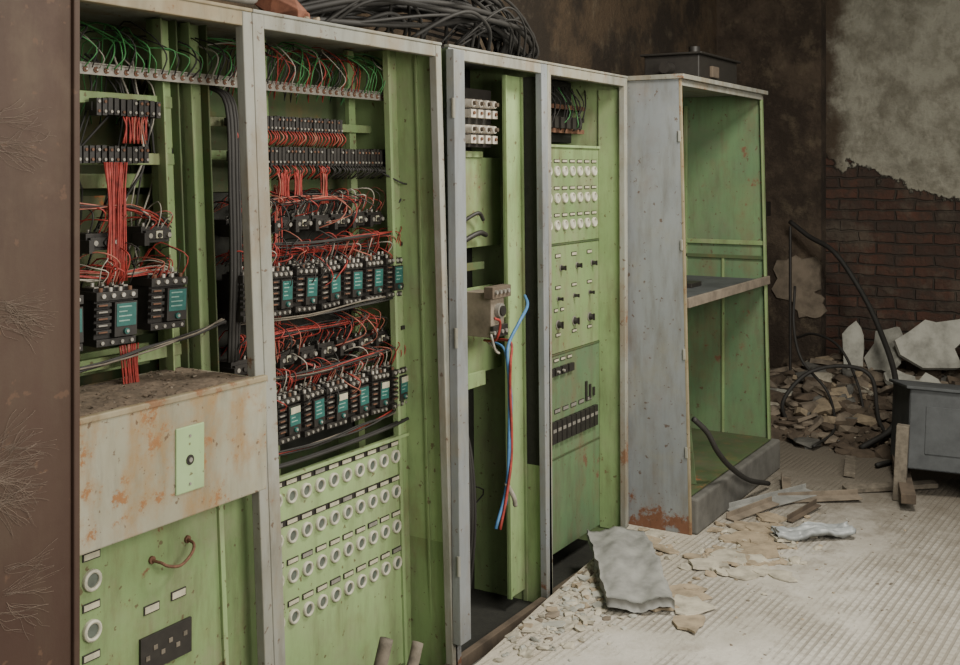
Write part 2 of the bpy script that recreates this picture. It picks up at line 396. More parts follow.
YB=2.60
def shell(parent,x0,x1,yf,yb,zt,kin,warp,name='body',L=True,Rt=True,fr='gray',pL=.045,pR=.045,topk='gray',z0=ZB):
    b=MB(warp); t=.004
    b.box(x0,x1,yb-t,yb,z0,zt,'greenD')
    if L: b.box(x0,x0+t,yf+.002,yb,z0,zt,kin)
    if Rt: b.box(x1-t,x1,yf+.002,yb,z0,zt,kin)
    b.box(x0,x1,yf+.002,yb,zt-t,zt,fr); b.box(x0,x1,yf+.002,yb,z0+.002,z0+.01,'dark')  # bottom sheet coloured dark to look shaded
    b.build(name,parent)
    b=MB(warp)
    b.box(x0,x0+pL,yf,yf+.03,z0,zt,fr); b.box(x1-pR,x1,yf,yf+.03,z0,zt,fr)
    b.box(x0+pL,x1-pR,yf+.001,yf+.03,zt-.04,zt,topk); b.box(x0+pL,x1-pR,yf+.001,yf+.03,z0,z0+.05,'rubd')
    b.box(x0-.0,x1+.0,yf-.004,yf+.02,zt,zt+.010,topk)
    b.build('front_frame',parent,.003)

# ================================================================ CABINET A (left, with console)
k12=.05
cabA=empty('electrical_control_cabinet')
shell(cabA,1.30,2.240,2.09,YB,2.1,'green',shear(k12),fr='gray',topk='rustgray',pR=.036,Rt=False)
b=MB(shear(k12))
for x,w in((1.55,.02),(2.165,.03),(2.275,.036)):
    b.box(x-w,x+w,2.36,2.39,ZB,2.09,'greenL'); b.box(x-w,x-w+.006,2.33,2.39,ZB,2.09,'green')
    b.box(x+w-.006,x+w,2.33,2.39,ZB,2.09,'greenD')  # one flange of the rail takes the shaded enamel copy
for z in(1.86,1.70,1.16): b.box(1.31,2.22,2.355,2.375,z-.016,z+.016,'green')
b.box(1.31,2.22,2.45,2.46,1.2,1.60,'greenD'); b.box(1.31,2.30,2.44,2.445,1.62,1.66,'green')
b.box(1.31,2.14,2.43,2.44,1.12,1.18,'green')
b.build('inner_rack',cabA,.002)
b=MB(); strip(b,1.45,2.40,1.928,2.30)
terminal_row(b,1.90,2.12,1.835,2.31,.045); terminal_row(b,1.72,2.08,1.71,2.31,.045)
relay_small(b,1.92,2.31,1.485,.10); relay_small(b,2.10,2.31,1.495,.10); relay_small(b,1.77,2.31,1.485,.10)
relay_big(b,1.755,2.27,1.31,.12); relay_big(b,1.925,2.27,1.31,.12); relay_big(b,2.10,2.27,1.33,.12)
b.build('relays_and_terminals',cabA,.0012)
b=MB()
for i in range(34):
    x=1.62+i*.023; k=random.choice(('greenw','greenw','greenw','rubber','rubber','white'))
    b.tube([(x,2.29,1.93),(x+R(-.02,.02),2.27,1.96+R(0,.04)),(x+R(-.06,.06),2.33,2.0+R(0,.05)),(x+R(-.1,.1),2.48,2.02+R(-.02,.05)),(x+R(-.1,.1),2.55,1.8)],R(.0015,.0026),k,5,4)
for i in range(16):
    x=R(1.75,2.3); b.tube([(x,2.42,1.98),(x+R(-.08,.08),2.36,R(1.7,1.9)),(x+R(-.1,.1),2.40,R(1.5,1.7)),(x+R(-.1,.1),2.42,R(1.2,1.5))],R(.002,.004),random.choice(('rubber','rubber','white','rubber')),5,4)
ribbon(b,2.02,2.30,1.81,1.74,12,sp=.007); ribbon(b,2.06,2.32,1.82,1.75,8,sp=.006)
ribbon(b,1.95,2.29,1.69,1.38,18,sp=.004); ribbon(b,1.99,2.33,1.69,1.5,8); ribbon(b,2.0,2.3,1.21,1.02,14,dx=.02)
loom(b,[(1.7,2.34,1.60),(1.85,2.30,1.58),(1.98,2.30,1.57),(2.08,2.30,1.55),(2.15,2.33,1.52)],9,.010,('red','red','pink','rubber'))
loom(b,[(1.74,2.34,1.42),(1.88,2.29,1.40),(1.98,2.30,1.39),(2.1,2.29,1.40),(2.17,2.33,1.37)],10,.012,('red','red','pink','white'))
for x in(1.755,1.925,2.10): wires_fan(b,x-.055,x+.055,2.27,1.385,9,.06)
for x in(1.92,2.10): wires_fan(b,x-.04,x+.04,2.31,1.515,5,.05)
loom(b,[(1.6,2.28,1.19),(1.8,2.24,1.18),(2.0,2.23,1.20),(2.2,2.26,1.22),(2.35,2.30,1.23)],5,.008,('rubber','rubber','wood'),.003)
for (dx,r) in((0,.008),(.016,.006),(-.012,.005),(.028,.004)):
    b.tube([(2.39+dx,2.4,1.92),(2.40+dx,2.33,1.86),(2.385+dx,2.30,1.6),(2.39+dx,2.30,1.35),(2.41+dx,2.33,1.1)],r,'rubber',6,5)
b.build('wiring',cabA)
b=MB()
b.box(1.36,2.262,2.055,2.065,.80,1.105,'rusty'); b.box(1.36,2.262,2.065,2.40,1.093,1.103,'rusty')
b.box(1.36,2.262,2.065,2.40,.80,.808,'rustgray'); b.box(1.36,2.262,2.05,2.07,1.095,1.112,'rustgray')
b.build('console_box',cabA,.004)
b=MB(); b.box(1.93,2.025,2.050,2.056,.865,1.03,'plate')
b.cyl((1.975,2.052,.945),(1.975,2.0485,.945),.013,'black',16); b.cyl((1.975,2.0485,.945),(1.975,2.046,.945),.006,'steel',10)
for z in(.885,1.005): b.cyl((1.975,2.052,z),(1.975,2.048,z),.004,'steel',8)
b.build('lock_plate',cabA,.012)
b=MB()
vs=[];fs=[];nx,ny=90,34
for i in range(nx+1):
    for j in range(ny+1):
        e=min(1,min(i,nx-i,j,ny-j)/2); vs.append((1.38+.87*i/nx,2.075+.31*j/ny,1.1025+e*(.003+R(0,.0035)+.003*math.sin(i*.31)*math.sin(j*.4+i*.1))))
for i in range(nx):
    for j in range(ny): a=i*(ny+1)+j; fs.append((a,a+ny+1,a+ny+2,a+1))
b.add(vs,fs,'dustb',True)
for i in range(420):
    x=R(1.4,2.24);y=R(2.08,2.38);s=R(.0012,.004)*(2.2 if R(0,1)<.06 else 1); b.chunk((x,y,1.107+s*.3),s*1.4,s,s*.5,random.choice(('dustb','rubd','rubm','dustb','rubd')))
b.build('console_dust',cabA)
b=MB(shear(k12))
b.box(1.32,2.115,2.15,2.158,ZB+.02,.80,'green'); b.box(2.14,2.3,2.17,2.175,ZB+.02,.80,'green')
b.box(2.10,2.117,2.140,2.16,ZB+.02,.80,'greenL'); b.box(2.118,2.139,2.165,2.17,ZB+.02,.80,'dark')
b.build('lower_door',cabA,.002)
b=MB(); 
b.tube([(1.94,2.15,.685),(1.945,2.12,.683),(1.96,2.11,.672),(2.0,2.107,.663),(2.04,2.11,.682),(2.055,2.12,.70),(2.058,2.15,.705)],.004,'rustbr',8,4)
for x,z in((1.94,.687),(2.06,.705)): b.cyl((x,2.15,z),(x,2.144,z),.010,'rustbr',10)
for z in(.695,.575,.455): indicator(b,1.755,2.148,z,.026); tag(b,1.755,2.149,z+.058,.045,.014)
tag(b,1.94,2.149,.565,.045,.017); tag(b,2.03,2.149,.572,.045,.017)
b.box(1.90,2.07,2.142,2.15,.41,.50,'black')
for i in range(6): b.box(1.915+i*.025,1.928+i*.025,2.140,2.142,.44+.02*(i%2),.452+.02*(i%2),'wood')
b.build('door_fittings',cabA,.001)

# ================================================================ CABINET B (relay racks)
cabB=empty('electrical_control_cabinet.001')
shell(cabB,2.242,3.18,2.09,YB,2.1,'greenL',shear(k12),fr='gray',topk='gray',pL=.046,pR=.034,L=False)
b=MB(shear(k12))
for x in(2.62,3.07): b.box(x-.018,x+.018,2.40,2.42,ZB,2.09,'green')
for z in(1.815,1.715): b.box(2.25,3.16,2.385,2.40,z-.014,z+.014,'green')
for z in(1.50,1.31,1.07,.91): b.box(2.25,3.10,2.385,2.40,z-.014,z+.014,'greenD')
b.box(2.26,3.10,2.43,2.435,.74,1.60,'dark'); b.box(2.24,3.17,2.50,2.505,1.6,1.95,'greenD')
b.box(3.165,3.177,2.095,2.13,ZB,2.09,'greenL'); b.box(3.13,3.176,2.28,2.30,ZB,2.09,'green')
b.box(3.12,3.135,2.275,2.30,ZB,2.09,'greenL'); b.box(3.168,3.177,2.19,2.20,ZB,2.09,'green')
b.build('inner_rack',cabB,.002)
b=MB(); strip(b,2.42,3.20,1.93,2.32)
terminal_row(b,2.42,2.94,1.815,2.33,.048,.017); terminal_row(b,2.42,3.19,1.712,2.32,.06,.018)
for i in range(8):
    relay_small(b,2.43+i*.098,2.33,1.50,.082); relay_small(b,2.45+i*.1,2.33,1.075,.082)
for i in range(7):
    relay_big(b,2.455+i*.118,2.29,1.31,.098); relay_big(b,2.49+i*.118,2.29,.915,.098,i in(1,3,5,6))
b.build('relays_and_terminals',cabB,.0012)
b=MB()
for i in range(44):
    x=2.42+i*.018; k=random.choice(('greenw','greenw','greenw','white','greenw','rubber','rubber','red'))
    b.tube([(x,2.31,1.935),(x+R(-.02,.02),2.29,1.97+R(0,.03)),(x+R(-.08,.06),2.33,2.02+R(0,.04)),(x+R(-.12,.1),2.45,2.03+R(-.02,.04)),(x+R(-.1,.1),2.55,1.75)],R(.0015,.0025),k,5,4)
for i in range(40):
    x=2.42+i*.013; b.tube([(x,2.325,1.792),(x+R(-.006,.006),2.31,1.77),(x+R(-.01,.01),2.335,1.745)],.0022,'red' if R(0,1)<.8 else 'pink',5,3)
for i in range(52):
    x=2.43+i*.0145; k='red' if x<2.85 and i%3 else 'rubber'
    b.tube([(x,2.315,1.684),(x+R(-.008,.008),2.30,1.665),(x+R(-.02,.02),2.34,1.64)],.0022,k,5,3)
ribbon(b,2.62,2.31,1.67,1.56,14,sp=.0045); ribbon(b,2.69,2.31,1.67,1.56,10,sp=.0045); ribbon(b,2.82,2.31,1.68,1.56,10,sp=.0045)
for z,x0,x1 in((1.575,2.44,3.05),(1.41,2.44,3.12),(1.16,2.45,3.1),(1.01,2.48,3.15)):
    loom(b,[(x0,2.35,z-.01),(x0*.7+x1*.3,2.31,z),(x0*.4+x1*.6,2.31,z+.004),(x1,2.34,z-.008)],12,.014,('red','red','pink','rubber','red','rubber'))
for i in range(8):
    wires_fan(b,2.39+i*.098,2.48+i*.098,2.33,1.535,5,.055); wires_fan(b,2.41+i*.098,2.49+i*.098,2.33,1.11,5,.045,('red','rubber','pink','rubber'))
for i in range(7):
    wires_fan(b,2.41+i*.118,2.50+i*.118,2.29,1.385,7,.06); wires_fan(b,2.45+i*.118,2.53+i*.118,2.29,.99,7,.06)
for z in(1.215,1.44,.80,1.03):
    loom(b,[(2.43,2.33,z),(2.7,2.27,z-.004),(2.95,2.265,z+.006),(3.17,2.29,z+.01),(3.22,2.33,z+.02)],6,.008,('rubber','rubber','rubber','wood','red'),.0026)
for i in range(60):
    x=R(2.45,3.15); z=random.choice((1.6,1.42,1.2,1.0)); h=R(.04,.16)
    b.tube([(x,2.36,z),(x+R(-.03,.03),2.27,z-h*.3),(x+R(-.05,.05),2.265,z-h*.7),(x+R(-.06,.06),2.34,z-h)],R(.0015,.0025),random.choice(('red','rubber','rubber','pink','rubber')),5,4)
loom(b,[(2.62,2.34,1.62),(2.60,2.32,1.45),(2.60,2.33,1.2),(2.62,2.33,1.0)],10,.010,('red','red','pink'))
for dy in(0,.012):
    b.tube([(2.95,2.35,1.675),(3.15,2.30+dy,1.665),(3.215,2.285+dy,1.63),(3.225,2.28+dy,1.3),(3.245,2.28+dy,.95),(3.255,2.28+dy,.80),(3.2,2.27+dy,.775),(2.9,2.26+dy,.765),(2.6,2.27+dy,.76),(2.45,2.30+dy,.76)],.0055,'rubber',6,5)
b.tube([(3.19,2.32,1.72),(3.23,2.27,1.69),(3.24,2.26,1.62),(3.20,2.28,1.56),(3.18,2.30,1.53)],.004,'rubber',6,5)
b.tube([(3.12,2.30,1.66),(3.2,2.25,1.62),(3.26,2.27,1.665),(3.27,2.3,1.60)],.003,'rubber',6,5)
for z in(1.55,1.4,1.25,1.1,.95): b.box(3.205,3.25,2.275,2.30,z,z+.014,'black')
b.build('wiring',cabB)
b=MB(shear(.03,0.7)); b.box(2.285,3.245,2.285,2.293,ZB+.02,.72,'greenL'); b.box(2.285,3.245,2.27,2.293,.715,.727,'greenL'); b.box(2.285,2.295,2.275,2.293,ZB+.02,.72,'green'); b.build('indicator_panel',cabB,.002)
b=MB(shear(.03,0.7))
for j,z in enumerate((.655,.53,.405,.275)):
    for i in range(12): indicator(b,2.415+i*.069,2.284,z,.0235)
    if j<2: b.box(2.38,3.21,2.2835,2.285,z+.036,z+.056,'black')
    for i in range(12): tag(b,2.415+i*.069,2.283,z+.046,.046,.012,'label' if (i*7+j)%5 else 'steel')
b.build('indicator_lamps',cabB)

# ================================================================ CABINET C (switch panel + fuse)
k3=.022
cabC=empty('electrical_control_cabinet.002')
shell(cabC,3.225,3.965,2.09,YB,2.1,'green',shear(k3),fr='grayB',topk='gray',pL=.04,pR=.05)
b=MB(shear(k3)); b.box(3.205,3.275,2.055,2.089,.004,2.09,'grayB')
for z in(.25,1.05,1.85): b.cyl((3.205,2.06,z),(3.205,2.06,z+.07),.007,'gray',10)
b.build('hinged_door_edge',cabC,.003)
b=MB(shear(k3))
b.box(3.3,3.95,2.31,2.318,1.36,1.72,'green'); b.box(3.3,3.95,2.31,2.318,.85,1.20,'green')
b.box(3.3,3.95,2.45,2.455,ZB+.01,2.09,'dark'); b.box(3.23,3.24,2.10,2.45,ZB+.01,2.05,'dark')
b.box(3.80,3.93,2.20,2.208,-.06,2.05,'greenL'); b.box(3.80,3.81,2.19,2.21,-.06,2.05,'greenL')
b.box(3.945,3.960,2.12,2.20,ZB+.01,2.05,'dark'); b.box(3.93,3.942,2.19,2.21,ZB+.01,2.05,'green')  # dark strip stands in for a shaded gap beside the post
b.box(3.3,3.80,2.3,2.32,1.27,1.30,'greenD'); b.box(3.3,3.80,2.3,2.32,.80,.86,'greenL')
b.box(3.3,3.80,2.30,2.32,1.72,1.745,'green')
b.build('inner_panels',cabC,.002)
b=MB()
b.box(3.52,3.82,2.27,2.30,1.76,1.99,'black')
for j in range(2):
    for i in range(4):
        x=3.63+i*.055; z=1.93-j*.10
        b.cyl((x,2.27,z),(x,2.235,z),.019,'ceramic',12,.015); b.cyl((x,2.235,z),(x,2.222,z),.009,'rubd',10,.008)
        b.box(x-.018,x+.018,2.235,2.27,z-.056,z-.024,'ceramic'); b.cyl((x,2.236,z-.038),(x,2.229,z-.038),.007,'rustbr',8)
b.build('fuse_block',cabC,.001)
b=MB()
b.box(3.60,3.70,2.14,2.26,1.03,1.20,'rubm'); b.box(3.58,3.72,2.12,2.16,1.18,1.225,'rubd')
b.box(3.595,3.705,2.125,2.141,1.03,1.075,'black')
for i in range(4):
    x=3.60+i*.030; b.cyl((x,2.14,1.205),(x,2.11,1.205),.008,'steel',8); b.cyl((x,2.14,1.05),(x,2.12,1.05),.008,'steel',8)
b.cyl((3.65,2.14,1.13),(3.65,2.12,1.13),.028,'steel',16); b.cyl((3.65,2.12,1.13),(3.65,2.112,1.13),.02,'black',14)
b.box(3.70,3.82,2.20,2.24,1.08,1.10,'green')
b.tube([(3.62,2.3,1.38),(3.72,2.27,1.42),(3.78,2.27,1.41)],.011,'black',7,4); b.tube([(3.66,2.3,1.47),(3.72,2.27,1.50),(3.76,2.27,1.47)],.008,'black',7,4)
b.build('contactor',cabC,.002)
b=MB()
def cab(pts,r,k,n=7): b.tube(pts,r,k,n,6)
cab([(3.83,2.12,1.17),(3.76,2.07,1.14),(3.66,2.05,1.09),(3.60,2.06,1.02),(3.57,2.05,.96),(3.60,2.06,.86),(3.58,2.05,.62),(3.56,2.05,.48),(3.50,2.06,.345)],.0065,'blue')
cab([(3.68,2.18,1.01),(3.61,2.06,1.02),(3.575,2.04,.95),(3.59,2.05,.85),(3.585,2.04,.62),(3.55,2.04,.47),(3.515,2.05,.34)],.0055,'red')
cab([(3.65,2.18,1.01),(3.59,2.08,1.0),(3.58,2.055,.93),(3.60,2.05,.8),(3.58,2.045,.6),(3.56,2.05,.42)],.005,'blue')
cab([(3.65,2.2,1.01),(3.57,2.1,1.03),(3.55,2.07,1.10),(3.51,2.07,1.12)],.005,'red')
cab([(3.66,2.2,1.01),(3.59,2.1,.98),(3.53,2.08,1.0),(3.50,2.08,1.06)],.0045,'white')
for i in range(26):
    x=R(3.4,3.82); z=R(.1,2.0); b.tube([(x,2.42,z),(x+R(-.1,.1),2.36,z-R(0,.15)),(x+R(-.15,.15),2.38,z-R(.1,.35)),(x+R(-.2,.2),2.42,max(-.06,z-R(.2,.5)))],R(.003,.006),random.choice(('rubber','rubber','wood','red','rubber')),5,4)
for i in range(5): cab([(3.50+i*.02,2.3,.80),(3.52+i*.015,2.22,.60),(3.5+i*.02,2.2,.3),(3.48+i*.03,2.25,-.06)],.007,'rubber')
cab([(3.56,2.05,.50),(3.60,2.04,.44),(3.63,2.05,.40)],.009,'white')
b.build('loose_cables',cabC)

# ================================================================ CABINET D (meter / indicator panel)
cabD=empty('electrical_control_cabinet.003')
k4=.008
shell(cabD,3.968,4.768,2.09,YB,2.1,'greenL',shear(k4),fr='gray',topk='gray',pL=.03,pR=.032)
b=MB(shear(k4))
b.box(3.975,4.762,2.235,2.243,1.345,1.775,'green'); b.box(3.975,4.762,2.235,2.243,.86,1.335,'green')
b.box(3.975,4.762,2.235,2.243,.40,.85,'greenT'); b.box(3.975,4.762,2.235,2.243,-.02,.395,'greenT')
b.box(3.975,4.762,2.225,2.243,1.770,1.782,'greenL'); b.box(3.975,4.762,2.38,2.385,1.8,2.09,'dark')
b.box(4.745,4.762,2.095,2.12,-.03,2.05,'greenL'); b.box(4.755,4.762,2.12,2.235,-.03,2.05,'greenL')
for z in(1.34,.855,.398): b.box(3.975,4.762,2.231,2.236,z-.004,z+.004,'greenD')
b.build('switch_panels',cabD,.002)
b=MB(shear(k4))
y=2.234
for j,z in enumerate((1.665,1.545,1.425)):
    for i in range(8):
        indicator(b,4.17+i*.076,y,z,.023,'lens'); tag(b,4.17+i*.076,y,z+.045,.045,.010)
for i in range(3):
    knob(b,4.36+i*.16,y,1.235,.011); knob(b,4.33+i*.16,y,1.10,.008); knob(b,4.33+i*.16,y,.985,.016)
    tag(b,4.33+i*.16,y,1.29,.045,.012); tag(b,4.33+i*.16,y,1.15,.045,.010); tag(b,4.33+i*.16,y,.94,.04,.010)
for i in range(3): tag(b,4.25+i*.06,y,1.05,.03,.01)
for i in range(4): b.box(4.22+i*.065,4.27+i*.065,y-.014,y,.765,.80,'black'); tag(b,4.245+i*.065,y,.83,.04,.01)
for i in range(2): b.cyl((4.3+i*.05,y-.014,.782),(4.3+i*.05,y-.024,.782),.006,'screw',8)
for i in range(11): b.box(4.20+i*.047,4.238+i*.047,y-.016,y,.47,.565,'black'); b.box(4.205+i*.047,4.233+i*.047,y-.018,y-.016,.52,.535,'steel')
for i in range(6): tag(b,4.24+i*.08,y,.605,.05,.014,'steel')
for i in range(3): b.box(4.60+i*.04,4.618+i*.04,y-.006,y,.60+i*.005,.69-i*.02,'black')
b.build('switches_and_lamps',cabD,.001)
b=MB()
for j in range(3): b.box(4.05,4.74,2.30,2.33,1.84+j*.055,1.86+j*.055,'rustbr' if j!=1 else 'black')
for i in range(24):
    x=R(4.1,4.7); b.tube([(x,2.30,R(1.84,1.9)),(x+R(-.05,.05),2.26,R(1.88,1.98)),(x+R(-.08,.08),2.31,2.05)],R(.002,.004),random.choice(('rubber','wood','greenw','rubber','rubber')),5,4)
for i in range(8): b.box(4.2+i*.06,4.235+i*.06,2.27,2.30,1.86,1.91,'black')
b.build('busbars',cabD)

# ================================================================ CABINET E (open, protruding, front leaning back a little)
cabE=empty('open_steel_cabinet')
def leanE(p): return Vector((p.x,p.y+(.05*p.z/2.1 if p.y<2.0 else 0),p.z))
x0,x1,yf,yb,zt,z0=4.796,6.07,1.79,2.34,2.09,.0
b=MB(leanE)
b.box(x0,x0+.006,yf,yb,z0,zt,'grayB'); b.box(x0+.006,x0+.010,yf+.01,yb,.18,zt,'greenT')
b.box(x0-.001,x0+.014,yf-.004,yf+.008,z0,zt,'rustgray')
for z in(.35,.8,1.3,1.8): b.box(x0-.006,x0,yf+.004,yf+.016,z,z+.05,'gray')
b.build('side_panel',cabE,.002)
b=MB(leanE)
b.box(x1-.006,x1,yf,yb,.17,zt,'greenT'); b.box(x0+.012,x1,yb-.006,yb,.17,zt,'greenT')
b.box(x0-.01,x1+.03,yf-.02,yb,zt,zt+.022,'gray'); b.box(x0+.012,x1,yf,yb,.17,.18,'greenD')
b.box(x1-.03,x1,yf,yf+.012,.17,zt,'green'); b.box(x0+.015,x1,yf,yf+.012,zt-.03,zt,'gray')
b.box(x1-.022,x1-.006,yf+.01,yb,1.25,1.275,'green'); b.box(x1-.02,x1-.006,yf+.01,yb,1.17,1.19,'greenD')
b.box(x1-.016,x1-.006,2.06,2.075,.18,1.17,'green'); b.box(x1-.02,x1-.006,2.28,2.30,.18,zt-.05,'green')
for i in range(7): b.cyl((x1-.006,yf+.02,.3+i*.26),(x1-.012,yf+.02,.3+i*.26),.006,'rustbr',8)
b.build('carcass',cabE,.002)
b=MB(leanE); b.box(x0+.02,x1-.01,yf+.005,yb-.01,1.055,1.062,'crate'); b.box(x0+.02,x1+.01,yf-.012,yf+.004,1.035,1.080,'rubm'); b.box(x0+.02,x1-.02,2.01,2.03,1.0,1.055,'rustgray')
b.box(5.4,5.55,2.01,2.11,1.062,1.085,'black'); b.build('shelf',cabE,.002)
b=MB(); b.box(x0+.012,x1+.06,yf-.03,yb,0,.165,'concrete'); b.build('plinth',cabE,.01)
b=MB(); mt=Matrix.Translation((4.98,1.85,.182))@Euler((0,-.12,.1)).to_matrix().to_4x4()
b.add([(-.003,-.02,0),(-.003,.34,0),(-.003,.02,.62),(.003,-.02,0),(.003,.34,0),(.003,.02,.62)],[(0,1,2),(5,4,3),(0,3,4,1),(1,4,5,2),(2,5,3,0)],'greenT',False,mt); b.build('loose_plate',cabE,.001)

# ---------------------------------------------------------------- things on top of the cabinets
b=MB()
for i in range(22):
    y=R(2.2,2.5); z=2.15+R(0,.12)
    b.tube([(2.75+R(-.1,.1),y+.1,2.14+R(0,.05)),(2.95,y,z+R(-.01,.05)),(3.3,y-R(0,.1),z+R(0,.14)),(3.75+R(-.1,.1),y-.05,z+R(.0,.14)),(4.0+R(-.05,.1),y,z+R(0,.05)),(4.08+R(-.05,.1),y+.05,2.135),(4.0,2.55,2.13)],R(.006,.013),'rubber',7,6)
for i in range(20):
    a=R(0,1); b.tube([(2.8+a*.7,2.6,2.9),(3.1+a*.5,2.5,2.6+R(-.1,.1)),(3.4+a*.3,2.45,2.4+R(-.1,.1)),(3.8+a*.1,2.35,2.32+R(-.08,.08)),(3.97+a*.1,2.3,2.22),(4.0+a*.1,2.35,2.135)],R(.005,.011),'rubber',7,6)
for i in range(16):
    x=R(2.95,3.9); w=R(.12,.3); h=R(.06,.25); y=R(2.14,2.35)
    b.tube([(x-w,y+.1,2.14),(x-w*.5,y,2.14+h*.8),(x,y-.02,2.14+h),(x+w*.6,y,2.14+h*.6),(x+w,y+.06,2.135)],R(.004,.008),'rubber',6,6)
b.build('cable_bundle')
b=MB()
b.tube([(1.75,2.16,2.14),(1.95,2.13,2.135),(2.15,2.12,2.14),(2.27,2.13,2.145),(2.33,2.17,2.16)],.017,'steel',10,6)
b.tube([(2.12,2.12,2.13),(2.24,2.11,2.15),(2.30,2.13,2.20)],.009,'white',8,6)
b.build('conduit_pipe')
b=MB(); b.chunk((2.46,2.18,2.150),.10,.08,.06,'brick'); b.chunk((2.56,2.2,2.135),.05,.05,.035,'brick')
for i in range(30): s=R(.006,.02); b.chunk((R(2.38,2.62),R(2.13,2.5),2.114+s*.5),s,s,s*.7,random.choice(('brick','rubd','plasterB')))
b.build('broken_brick',None,.004)
b=MB(); b.box(5.35,5.95,1.95,2.25,2.113,2.26,'black'); b.box(5.33,5.97,1.93,2.27,2.26,2.272,'black'); b.box(5.5,5.6,1.93,1.951,2.15,2.21,'rubd'); b.cyl((5.55,2.05,2.27),(5.55,2.05,2.32),.03,'black'); b.cyl((5.33,2.1,2.19),(5.25,2.1,2.19),.03,'black'); b.build('junction_box',None,.006)

# ---------------------------------------------------------------- floor debris
b=MB()
ks=('plaster','plaster','plasterB','plasterW','rubm')
def scatter(b,n,cx,cy,sx,sy,smin,smax,ks,flat=.5,xmax=6.0):
    for i in range(n):
        x=random.gauss(cx,sx);y=random.gauss(cy,sy); s=smin+(smax-smin)*R(0,1)**5
        if x>4.76 and y>1.74: continue
        if y>edge(x)-s*.6 or x>xmax: continue
        b.chunk((x,y,s*flat*.3),s*R(.7,1.5),s*R(.7,1.3),s*flat,random.choice(ks))
scatter(b,1100,4.1,1.90,.42,.08,.002,.030,ks)
scatter(b,700,3.72,1.86,.24,.09,.002,.028,('plaster','plasterW','plaster'))
scatter(b,500,4.8,1.50,.26,.13,.002,.030,('plaster','plasterB','plasterB','plaster'))
scatter(b,700,5.0,1.15,.8,.5,.002,.009,('plaster','plasterW','rubm','plasterB','wood'))
for i in range(46):
    x=random.gauss(4.72,.26); y=random.gauss(1.54,.11)
    if y>1.73: continue
    r=R(.03,.11); b.slab((x,y,.003),r,r*R(.6,.9),R(.004,.010),random.choice(('plasterB','plaster','plasterB')),(R(-.09,.09),R(-.09,.09),R(0,6)),11,.45)
for i in range(16):
    x=R(3.5,4.5); y=edge(x)-R(.05,.28); r=R(.025,.06); b.slab((x,y,.003),r,r*R(.6,.9),R(.004,.012),random.choice(('plasterW','plaster','plasterB')),(R(-.12,.12),R(-.12,.12),R(0,6)),9,.45)
for (x,y,r,k,rot) in((4.0,1.50,.14,'plaster',.04),(3.86,1.44,.11,'plasterB',-.04),(3.95,1.60,.08,'plasterB',.06),(4.62,1.93,.09,'plasterB',.2),(4.72,1.45,.13,'plasterB',.06),(4.60,1.54,.12,'plaster',.06),(4.88,1.55,.12,'plasterB',.06),(4.45,1.42,.09,'plaster',.04),(4.98,1.42,.09,'plaster',.06),(5.2,1.35,.06,'plaster',.1),(4.70,1.93,.07,'plaster',.25),(4.55,1.82,.08,'plasterB',.2)):
    b.slab((x,y,.004),r,r*R(.6,.9),R(.006,.012),k,(rot*R(.3,1),rot*R(-1,1),R(0,6)),11,.4)
b.build('plaster_debris')
def sheet(name,c,lx,ly,rz,k,amp,th=.012,nx=36,ny=18,z=.02,rag=1.0,tilt=0,f=1.0):
    b=MB();vs=[];fs=[]
    for s_ in(0,1):
        for i in range(nx+1):
            for j in range(ny+1):
                u=i/nx-.5;v=j/ny-.5
                h=amp*(math.sin((u*7+1)*f)*.4+math.sin((v*9+u*4)*f)*.3+math.sin((u*15-v*6)*f)*.15+.10*math.sin(u*31+v*19)+.06*math.sin(v*37-u*23))
                e=.012*math.sin(v*17)+.007*math.sin(v*41); e2=.008*math.sin(u*23)+.005*math.sin(u*51)
                vs.append((u*lx+rag*e*(abs(u)*2),v*ly+rag*e2*(abs(v)*2),z+amp*.95+h+s_*th+tilt*(u+.5)))
    st=(nx+1)*(ny+1)
    for i in range(nx):
        for j in range(ny):
            a=i*(ny+1)+j; q=(a,a+1,a+ny+2,a+ny+1); fs.append(q); fs.append(tuple(t+st for t in q[::-1]))
    for i in range(nx):
        for j in(0,ny): a=i*(ny+1)+j; fs.append((a,a+ny+1,a+ny+1+st,a+st))
    for j in range(ny):
        for i in(0,nx): a=i*(ny+1)+j; fs.append((a,a+1,a+1+st,a+st))
    mt=Matrix.Translation((c[0],c[1],0))@Matrix.Rotation(rz,4,'Z')
    b.add(vs,fs,k,True,mt); return b.build(name)
sheet('crumpled_roofing_felt',(4.15,1.82),.74,.25,.56,'gslab',.026,.035,z=.004,tilt=.03,rag=.4)
sheet('plastic_bag',(5.05,1.30),.36,.11,-.9,'bag',.022,.02,z=.003,rag=.5,f=1.5)
b=MB()
for (x,y,l,w,rz,k) in((5.45,1.60,.55,.10,-.5,'gslab'),(5.62,1.42,.42,.07,-1.0,'rubm'),(5.35,1.42,.30,.03,-.2,'rubd'),(5.75,1.62,.30,.05,.3,'rubm'),(5.25,1.64,.35,.05,-.35,'rubm')):
    mt=Matrix.Translation((x,y,.012))@Euler((.06,-.04,rz)).to_matrix().to_4x4()
    b.box(-l/2,l/2,-w/2,w/2,0,.006,k,mt); b.box(-l/2,l/2,w/2-.005,w/2,0,.03,k,mt)
b.build('scrap_metal_strip',None,.001)
b=MB(lambda p:Vector((p.x-.14,p.y-.07,p.z*1.08)))
b.tube([(2.66,1.98,.0),(2.67,1.97,.10),(2.67,1.95,.20),(2.70,1.94,.30)],.020,'wood',9,5)
b.tube([(2.67,1.97,.06),(2.71,1.93,.14),(2.76,1.90,.20),(2.80,1.90,.265)],.017,'wood',9,5)
b.tube([(2.66,1.98,.0),(2.62,1.95,.08),(2.60,1.93,.13)],.014,'wood',8,5)
b.build('broken_wood_stub')

